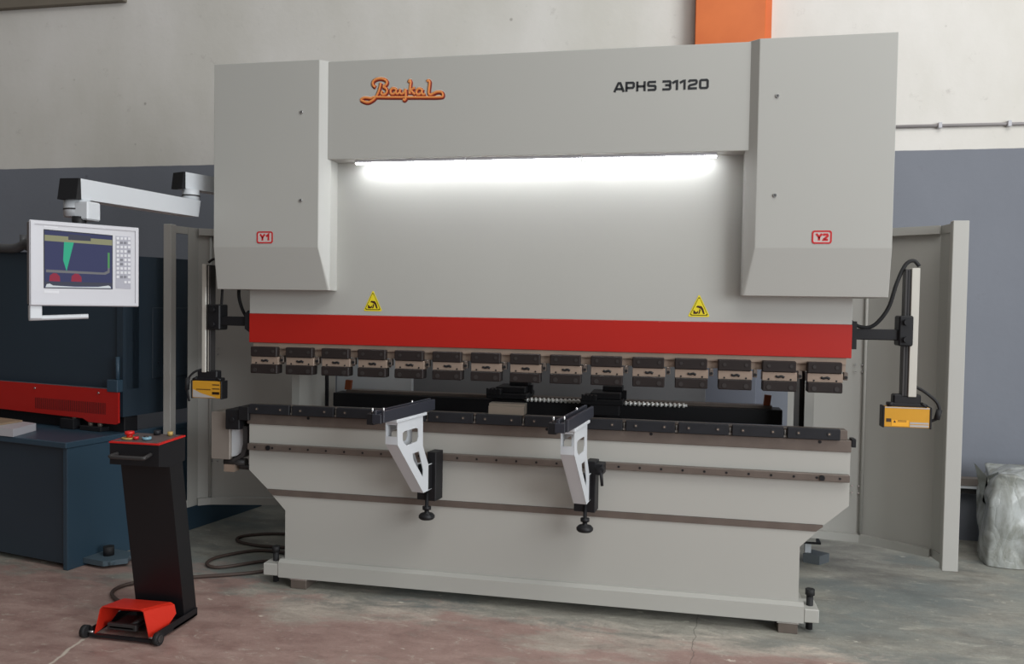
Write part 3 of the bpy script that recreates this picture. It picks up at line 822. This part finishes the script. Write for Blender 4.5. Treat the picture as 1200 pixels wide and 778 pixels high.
b = BM(); d1, n1 = beam(b, A1, B1, .085, .085, -.012, 0); link('upper_arm', b, WHITE, CP)
b = BM(); beam(b, A1 - d1 * .012, A1, .088, .088, -.012, 0); link('arm_cap', b, BLACK2, CP)
b = BM(); cyl(b, (-1.835, -.115, 2.08), (-1.835, -.115, 2.143), .043, n=28); cyl(b, (-1.835, -.115, 2.105), (-1.835, -.115, 2.112), .046, n=28, mi=1); link('swivel_joint', b, [WHITE, DARK], CP)
b = BM(); box(b, -1.80, -1.664, .2, .29, 2.12, 2.25, bev=.004); link('wall_bracket', b, WHITE, CP)
b = BM(); cyl(b, (-1.835, -.955, 1.90), (-1.835, -.955, 1.975), .052, n=28); box(b, -1.83, -1.745, -1.0, -.92, 1.885, 1.965, bev=.006); cyl(b, (-1.835, -.955, 1.93), (-1.835, -.955, 1.936), .054, n=28, mi=1)
link('swivel_joint', b, [WHITE, DARK], CP)
b = BM(); cyl(b, (-1.80, -.985, 1.84), (-1.80, -.985, 1.90), .028, n=20); link('neck', b, BLACK2, CP)
# console, in its own frame: u along the face, w out of the face
E0 = V((-1.848, -1.20, 1.52)); U = V((.236, .35, 0)).normalized(); Wn = V((U.y, -U.x, 0)); HC = .341; LC = .42
def Q(u, w, z): return E0 + U * u + Wn * w + V((0, 0, z))
XC = Matrix(((U.x, Wn.x, 0, E0.x), (U.y, Wn.y, 0, E0.y), (0, 0, 1, E0.z), (0, 0, 0, 1)))
def cb(b, u0, u1, w0, w1, z0, z1, mi=0, bev=0, seg=1): box(b, u0, u1, w0, w1, z0, z1, mi, bev, seg, XC)
def face(b, pts, w, th, mi=0): solid(b, [Q(u, w, z) for u, z in pts], Wn * th, mi)
b = BM(); cb(b, 0, LC, -.055, -.006, .0, HC, 1, .004); cb(b, -.004, LC + .004, -.008, .0, -.004, HC + .004, 0, .003)
holed(b, [(.0, 0), (LC, 0), (LC, HC), (0, HC)], [[(.012, .012), (LC - .012, .012), (LC - .012, HC - .012), (.012, HC - .012)]], lambda u, z: Q(u, .0, z), Wn * .005, 0)
con = link('console', b, [CONSOLE, CONSOLES], CP)
# crop units (0..889 x 0..778) of the console face -> u, z
def fu(X): return (X - 200) / (925 - 200) * LC
def fz(X, Y):
    top = 8 + (X - 200) * (36 - 8) / 725.0; bot = 545
    return HC * (1 - (Y - top) / (bot - top))
def pf(l): return [(fu(x), fz(x, y)) for x, y in l]
b = BM()
rim = [(282, 60), (742, 85), (742, 438), (282, 438)]
face(b, pf(rim), .0, .0015, 0)
face(b, pf([(288, 66), (738, 90), (738, 434), (288, 434)]), .0015, .0006, 1)
face(b, pf([(288, 96), (738, 116), (738, 152), (288, 134)]), .002, .0006, 2)
face(b, pf([(440, 88), (590, 96), (590, 128), (440, 124)]), .0026, .0004, 3)
face(b, pf([(412, 138), (476, 140), (428, 326), (406, 256)]), .0026, .0006, 4)
face(b, pf([(296, 318), (680, 330), (706, 318), (706, 200), (720, 200), (720, 330), (690, 344), (296, 336)]), .0026, .0006, 5)
face(b, pf([(706, 200), (720, 200), (720, 300), (706, 300)]), .0032, .0003, 6)
face(b, pf([(288, 344), (738, 348), (738, 392), (288, 390)]), .002, .0003, 7)
for cx in (350, 492):
    face(b, pf([(cx - 34, 392), (cx - 30, 356), (cx - 8, 340), (cx + 14, 342), (cx + 34, 362), (cx + 36, 394)]), .0026, .0006, 8)
face(b, pf([(290, 396), (738, 396), (738, 420), (290, 420)]), .0023, .0003, 3)
face(b, pf([(292, 432), (300, 412), (320, 408), (340, 420), (480, 426), (640, 424), (712, 414), (724, 420), (730, 432)]), .0028, .0003, 9)
link('display', b, [BLACK2, D_NAVY, D_BEI, D_DGR, D_GRN, D_GRY, D_LGRN, D_NAVY, D_RED, D_WHI], con, label='lit screen showing a green punch over a bent sheet profile')
b = BM(); rnd = random.Random(3)
for r in range(11):
    for c in range(4):
        if r == 10 and c < 2: continue
        X = 778 + c * 27; Y = 104 + r * 27.5 + r * .5 + (6 if r == 10 else 0)
        face(b, pf([(X - 9, Y - 8), (X + 9, Y - 8), (X + 9, Y + 8), (X - 9, Y + 8)]), 0, .003, 1 if rnd.random() < .18 else 0)
face(b, pf([(764, 88), (872, 92), (872, 436), (764, 430)]), 0, .0012, 2)
kp = link('keypad', b, [KEYS, KEYD, KEYPL], con)
b = BM(); face(b, pf([(286, 38), (372, 42), (372, 50), (286, 46)]), 0, .0006); link('nameplate', b, KEYS, con); b = BM(); face(b, pf([(286, 452), (380, 454), (380, 470), (286, 468)]), 0, .0006); link('nameplate', b, KEYS, con)
b = BM(); cb(b, .0, .045, -.04, -.01, -.058, -.002, 0, .003); 
tube(b, [Q(.0, -.025, -.056), Q(.1, -.025, -.052), Q(.2, -.022, -.048), Q(.222, -.02, -.047)], .0105, 12, 0, 4)
link('console_handle', b, WHITE, con)

# ------------------------------------------------------------------ pedal stand
PS = thing('pedal_stand', (-1.68, -.66, 0), 'black leaning control pedestal with red foot pedal hood and emergency button', 'control pedestal')
b = BM(); box(b, -1.865, -1.535, -.70, -.51, .012, .022, 0); 
for x in (-1.865, -1.541): box(b, x, x + .006, -.84, -.51, .012, .05)
box(b, -1.865, -1.535, -.848, -.83, .01, .022); link('base_tray', b, BLACK2, PS)
b = BM()
solid(b, [(-1.80, -.60, .022), (-1.545, -.60, .022), (-1.545, -.50, .0215), (-1.80, -.50, .0215)], (-.005, -.115, .775)); link('column', b, mat('stand_black', (20, 20, 23), .45, var=.1, scale=6, spec=.4), PS)
b = BM()
prism_x(b, [(-.80, .795), (-.80, .893), (-.60, .902), (-.60, .79), (-.70, .775)], -1.795, -1.545)
hdp = link('head', b, BLACK2, PS)
b = BM(); solid(b, [(-1.797, -.803, .893), (-1.543, -.803, .893), (-1.543, -.60, .902), (-1.797, -.60, .902)], (0, 0, .006)); 
solid(b, [(-1.787, -.79, .8995), (-1.56, -.79, .8995), (-1.56, -.608, .9085), (-1.787, -.608, .9085)], (0, 0, .001), 1); link('control_face', b, [BRED, PANEL], hdp, label='grey button face with red rim')
b = BM(); c = V((-1.745, -.73, .9035)); cyl(b, c, c + V((0, 0, .006)), .034, n=24, mi=1); cyl(b, c + V((0, 0, .006)), c + V((0, 0, .02)), .014, n=20); cyl(b, c + V((0, 0, .02)), c + V((0, 0, .034)), .022, .02, n=24)
link('emergency_button', b, [BRED, BYEL], hdp, label='red mushroom button on yellow disc')
for (x, y, r, m, h) in ((-1.672, -.63, .016, BLACK, .02), (-1.648, -.74, .02, BBLU, .012), (-1.65, -.742, .011, DARK, .018), (-1.60, -.635, .012, BYEL, .018), (-1.70, -.745, .012, SIGNRED, .012)):
    b = BM(); z = .903 + (y + .79) * .045; cyl(b, (x, y, z), (x, y, z + h), r, n=18); link('button', b, m, hdp)
b = BM(); tube(b, [(-1.755, -.80, .845), (-1.755, -.84, .842), (-1.74, -.85, .84), (-1.60, -.85, .84), (-1.585, -.84, .842), (-1.585, -.80, .85)], .009, 10, 0, 4); link('push_handle', b, DARK, hdp)
b = BM()
fr = [(-1.845, .022), (-1.816, .138), (-1.802, .152), (-1.61, .154), (-1.592, .146), (-1.562, .024)]
bk = [(-1.862, .06), (-1.85, .105), (-1.835, .118), (-1.585, .122), (-1.565, .112), (-1.556, .07)]
Fv = [b.verts.new((x, -.838, z)) for x, z in fr]; Bv = [b.verts.new((x, -.65, z)) for x, z in bk]
Mv = [b.verts.new((x, -.72, z)) for x, z in [(-1.856, .03), (-1.835, .117), (-1.82, .132), (-1.595, .135), (-1.577, .127), (-1.557, .03)]]
fs = []
for A_, B_ in ((Fv, Mv), (Mv, Bv)):
    for i in range(5): fs.append(b.faces.new((A_[i], A_[i + 1], B_[i + 1], B_[i])))
fs.append(b.faces.new(Bv))
bmesh.ops.recalc_face_normals(b, faces=fs)
bmesh.ops.solidify(b, geom=fs, thickness=.004)
hood = link('pedal_hood', b, HRED, PS, label='red sheet metal hood over the foot pedal')
b = BM(); box(b, -1.80, -1.67, -.80, -.66, .035, .05, 0, .004); box(b, -1.81, -1.66, -.80, -.78, .03, .06, 0, .003); cyl(b, (-1.7, -.79, .045), (-1.66, -.7, .08), .012, n=10)
link('pedal', b, DARK, PS)
for x, s in ((-1.879, -1), (-1.532, 1)):
    b = BM(); cyl(b, (x, -.838, .0285), (x + s * .024, -.838, .0285), .028, n=24); cyl(b, (x + s * .024, -.838, .0285), (x + s * .027, -.838, .0285), .018, .016, n=20, mi=1); cyl(b, (x - s * .03, -.838, .0285), (x, -.838, .0285), .006, n=8, mi=2)
    link('wheel', b, [RUBBER, DARK, BRIGHT], PS)
# cable on the floor
b = BM(); z = .011
tube(b, [(-1.70, -.50, z), (-1.85, -.47, z), (-2.02, -.44, z), (-2.15, -.32, z), (-2.12, -.18, z), (-1.88, -.03, z), (-1.70, .06, z), (-1.56, .15, z), (-1.50, .26, z), (-1.62, .33, z), (-1.82, .16, z), (-1.93, .20, z + .002), (-1.93, .34, z), (-1.78, .50, z), (-1.6, .5, z), (-1.4, .42, z)], .0095, 8, 0, 6)
tag(link('cable', b, CABLE), 'brown cable snaking over the floor from the pedal stand to the press', 'cable')
b = BM()
tube(b, [(-1.35, .86, z), (-1.60, .88, z), (-1.86, .86, z), (-2.02, .76, z), (-2.0, .66, z), (-1.85, .60, z), (-1.68, .60, z), (-1.45, .62, z)], .0095, 8, 0, 6)
tag(link('cable', b, CABLE), 'brown cable looped on the floor behind the left corner of the press', 'cable')

# ------------------------------------------------------------------ blue shear at the left
th = math.radians(-11.2); C0 = V((-2.632, -.075, 0))
FD = V((math.cos(th), math.sin(th), 0)); SD = V((-FD.y, FD.x, 0))     # along the front to the right, and to the back
XS = Matrix(((FD.x, SD.x, 0, C0.x), (FD.y, SD.y, 0, C0.y), (0, 0, 1, 0), (0, 0, 0, 1)))
def S(x, y, z): return XS @ V((x, y, z))
SH = thing('guillotine_shear', tuple(S(-1.2, .8, 0)), 'dark blue guillotine shear with red finger guard standing left of the press', 'machine')
def sbox(b, x0, x1, y0, y1, z0, z1, mi=0, bev=.003): box(b, x0, x1, y0, y1, z0, z1, mi, bev, 1, XS)
b = BM(); sbox(b, -.035, 0, .0, 1.65, .0, .70, 0); sbox(b, -1.6, -.035, .012, .55, .03, .70, 1); link('base', b, [BLUE, BLUED], SH)
b = BM(); sbox(b, -1.62, .008, -.015, .42, .70, .735, 0, .004); sbox(b, -.035, .004, .42, 1.65, .70, .735, 0); link('table', b, BLUE, SH)
b = BM()
prism = [(-1.6, 1.87), (0.0, 1.816), (0.0, 1.0), (-1.6, 1.0)]
solid(b, [S(x, .40, z) for x, z in prism], SD * .10, 0)
solid(b, [S(0.0, y, z) for y, z in ((.38, 1.816), (1.3, 1.825), (1.3, .83), (.38, .832))], FD * -.05, 0)
link('upper_body', b, BLUED, SH)
b = BM(); sbox(b, -.09, -.002, .34, .40, .985, 1.06, 0, .004); cyl(b, S(-.02, .36, 1.04), S(-.02, .36, 1.20), .012, n=10); link('corner_bracket', b, BLUE, SH)
b = BM(); pr = [(-1.6, 1.005), (-.06, 1.0), (-.06, .985), (0, .985), (0, .80), (-.02, .79), (-.25, .79), (-.3, .81), (-1.6, .83)]
solid(b, [S(x, .345, z) for x, z in pr], SD * .012, 0)
for i in range(46):
    x = -.11 - i * .0135; solid(b, [S(x, .343, z) for z in ()] or [S(x, .3435, .845), S(x + .004, .3435, .845), S(x + .004, .3435, .915), S(x, .3435, .915)], SD * .003, 1)
for x in (-.16, -.72, -1.3): p = S(x, .345, .975); cyl(b, p, p - SD * .006, .006, n=8, mi=2)
link('finger_guard', b, [SRED, mat('slot_dark', (60, 8, 8), .6, var=0), BRIGHT], SH, label='red slotted guard along the shear')
b = BM(); sbox(b, -1.6, -.01, .40, .5, .735, .83, 0); link('hold_down', b, BLACK2, SH)
b = BM()
sbox(b, -.32, -.14, .34, .42, .735, .765, 1); 
for x in (-.18, -.26): p = S(x, .37, .757); cyl(b, p, p + V((0, 0, .035)), .014, n=12, mi=0)
link('stop_fitting', b, [STEEL, BLACK2], SH)
b = BM(); sbox(b, -.48, -.36, .33, .38, .736, .80, 1); p = S(-.40, .37, .79); cyl(b, p, p + V((0, 0, .03)), .014, n=12, mi=0); link('stop_fitting', b, [STEEL, BLACK2], SH)
b = BM(); sbox(b, .002, .20, .12, .30, .02, .045, 0, .006)
solid(b, [S(.002, .10, .018), S(.16, .10, .018), S(.24, .2, .018), S(.16, .30, .018), S(.002, .30, .018)], (0, 0, .03)); cyl(b, S(.09, .2, .048), S(.09, .2, .10), .03, n=16, mi=1)
cyl(b, S(.09, .2, .0), S(.09, .2, .02), .05, n=16, mi=1)
link('foot', b, [mat('foot_grey_blue', (78, 94, 104), .5, var=.1), RUBBER], SH)
b = BM(); sbox(b, .0, .006, .6, .95, 1.05, 1.50, 0); cyl(b, S(.006, .65, 1.15), S(.012, .65, 1.15), .01, n=8); link('side_cover', b, BLUED, SH)
b = BM()
tube(b, [S(-1.2, .39, 1.88), S(-.95, .38, 1.87), S(-.82, .37, 1.9), S(-.70, .37, 1.875), S(-.5, .39, 1.865)], .03, 12, 0, 4)
cyl(b, S(-.86, .37, 1.86), S(-.86, .37, 1.955), .02, n=14); cyl(b, S(-.80, .36, 1.89), S(-.66, .38, 1.88), .042, n=16); tube(b, [S(-.78, .37, 1.93), S(-.72, .37, 1.96), S(-.66, .37, 1.93)], .012, 8)
link('hydraulic_fitting', b, mat('fitting_grey', (74, 74, 76), .5, var=.2), SH)
# board and sheets on the shear table
b = BM(); solid(b, [S(-1.5, -.03, .736), S(-.42, -.02, .736), S(-.52, .2, .736), S(-1.5, .30, .736)], (0, 0, .045)); 
bd = link('sheet_metal', b, [CONSOLE], base=True); tag(bd, 'white sheet metal piece lying on the shear table at the left edge', 'metal sheet')
b = BM(); solid(b, [S(-1.4, .03, .782), S(-.62, .04, .782), S(-.64, .2, .782), S(-1.4, .25, .782)], (0, 0, .01)); tag(link('plywood_board', b, WOOD, base=True), 'brown board lying on the white sheet on the shear table', 'board')

# ------------------------------------------------------------------ plastic covered heap
def heap():
    b = BM(); rn = random.Random(21)
    cx, cy = 3.10, 1.53
    base = [(2.63, 1.335), (2.74, 1.30), (2.84, 1.31), (2.98, 1.28), (3.15, 1.30), (3.34, 1.29), (3.55, 1.33), (3.6, 1.5), (3.58, 1.72),
            (3.35, 1.80), (3.1, 1.80), (2.85, 1.79), (2.70, 1.74), (2.66, 1.6), (2.635, 1.46)]
    n = len(base); lev = [0, .2, .45, .7, .9, 1.0]; rings = []
    for t in lev:
        ring = []
        for i, (x, y) in enumerate(base):
            o = V((x - cx, y - cy, 0)).normalized()
            a = .035 if 0 < t < 1 else (.012 if t == 0 else .02)
            d = rn.uniform(-a, a) * (.35 if i in (0, n - 1) else 1)
            lean = -.035 * t + .01 * math.sin(PI * t)
            zt = .535 + .035 * math.sin(i * 1.7) + (.02 if i == 0 else 0)
            q = V((x, y, 0)) + o * (d + lean); q.z = .004 + zt * t + (rn.uniform(-.02, .02) if 0 < t < 1 else 0)
            ring.append(b.verts.new(q))
        rings.append(ring)
    for k, sc in ((1, .7), (2, .35)):
        ring = []
        for i in range(n):
            v = rings[len(lev) - 1][i].co; o = V((v.x - cx, v.y - cy, 0)) * sc
            ring.append(b.verts.new((cx + o.x, cy + o.y, .55 + .02 * k + rn.uniform(-.02, .02))))
        rings.append(ring)
    for j, (A_, B_) in enumerate(zip(rings, rings[1:])):
        for i in range(n):
            p, q, r, s_ = A_[i], A_[(i + 1) % n], B_[(i + 1) % n], B_[i]
            if rn.random() < .5: b.faces.new((p, q, r)); b.faces.new((p, r, s_))
            else: b.faces.new((p, q, s_)); b.faces.new((q, r, s_))
    b.faces.new(rings[-1])
    cl = b.edges.layers.float.get('crease_edge') or b.edges.layers.float.new('crease_edge')
    for e in b.edges: e[cl] = rn.choice((0, .2, .5, .8))
    root = thing('covered_stack', (cx, cy, 0), 'low stack wrapped in crumpled translucent plastic sheeting by the right wall', 'stack')
    o = link('plastic_sheet', b, PLAST, root)
    for p in o.data.polygons: p.use_smooth = True
    md = o.modifiers.new('soften', 'SUBSURF'); md.levels = 3; md.render_levels = 3
    tx = bpy.data.textures.new('crumple', 'CLOUDS'); tx.noise_scale = .09; tx.noise_depth = 3
    dm = o.modifiers.new('crumple', 'DISPLACE'); dm.texture = tx; dm.strength = .012; dm.texture_coords = 'LOCAL'; dm.mid_level = .5
    b = BM(); box(b, cx - .36, cx + .38, cy - .12, cy + .16, .005, .16, bev=.01); box(b, cx - .34, cx + .3, cy - .11, cy + .13, .17, .44, 1, bev=.02)
    link('stacked_goods', b, [WOOD, mat('carton_grey', (150, 148, 140), .7, var=.1)], root)
    b = BM()
    pts = [(2.66, 1.52, .36), (2.605, 1.52, .60), (2.66, 1.46, .53), (2.71, 1.42, .57), (2.74, 1.5, .45), (2.66, 1.40, .34)]
    vs = [b.verts.new(p) for p in pts]
    fs = [b.faces.new((vs[0], vs[1], vs[2])), b.faces.new((vs[0], vs[2], vs[5])), b.faces.new((vs[2], vs[3], vs[4])), b.faces.new((vs[5], vs[2], vs[4]))]
    bmesh.ops.solidify(b, geom=fs, thickness=.003); link('sheet_corner', b, PLAST, root)
heap()

# ------------------------------------------------------------------ light
w = bpy.data.worlds.new('world'); SC.world = w; w.use_nodes = True
nt = w.node_tree; bg_ = nt.nodes['Background']
tc = N(nt, 'ShaderNodeTexCoord'); sp = N(nt, 'ShaderNodeSeparateXYZ'); nt.links.new(tc.outputs['Generated'], sp.inputs[0])
c1 = mixc(nt, ramp(nt, sp.outputs['X'], -.75, .95), srgb(136, 134, 132), srgb(206, 211, 218))
c2 = mixc(nt, ramp(nt, sp.outputs['Z'], -.1, .8, 0, 1), srgb(112, 108, 103), srgb(255, 254, 250))
c3 = mixc(nt, 1.0, c1, c2, 'MULTIPLY')
nt.links.new(c3, bg_.inputs['Color']); bg_.inputs['Strength'].default_value = 1.0

def area(name, loc, tgt, sx, sy, power, color):
    l = bpy.data.lights.new(name, 'AREA'); l.shape = 'RECTANGLE'; l.size = sx; l.size_y = sy; l.energy = power; l.color = color
    o = bpy.data.objects.new(name, l); COL.objects.link(o); o.location = loc
    o.rotation_euler = (V(tgt) - V(loc)).to_track_quat('-Z', 'Y').to_euler(); return o
area('daylight_door', (8.0, -6.2, 2.8), (0, .6, 1.6), 5, 4, 600, (.93, .97, 1))
area('roof_light', (3.0, -3.0, 6.5), (.6, .4, 2.0), 5, 3, 200, (1, .99, .96))

SC.view_settings.view_transform = 'Standard'; SC.view_settings.look = 'None'
SC.view_settings.exposure = .03; SC.view_settings.gamma = 1; SC.view_settings.use_curve_mapping = False
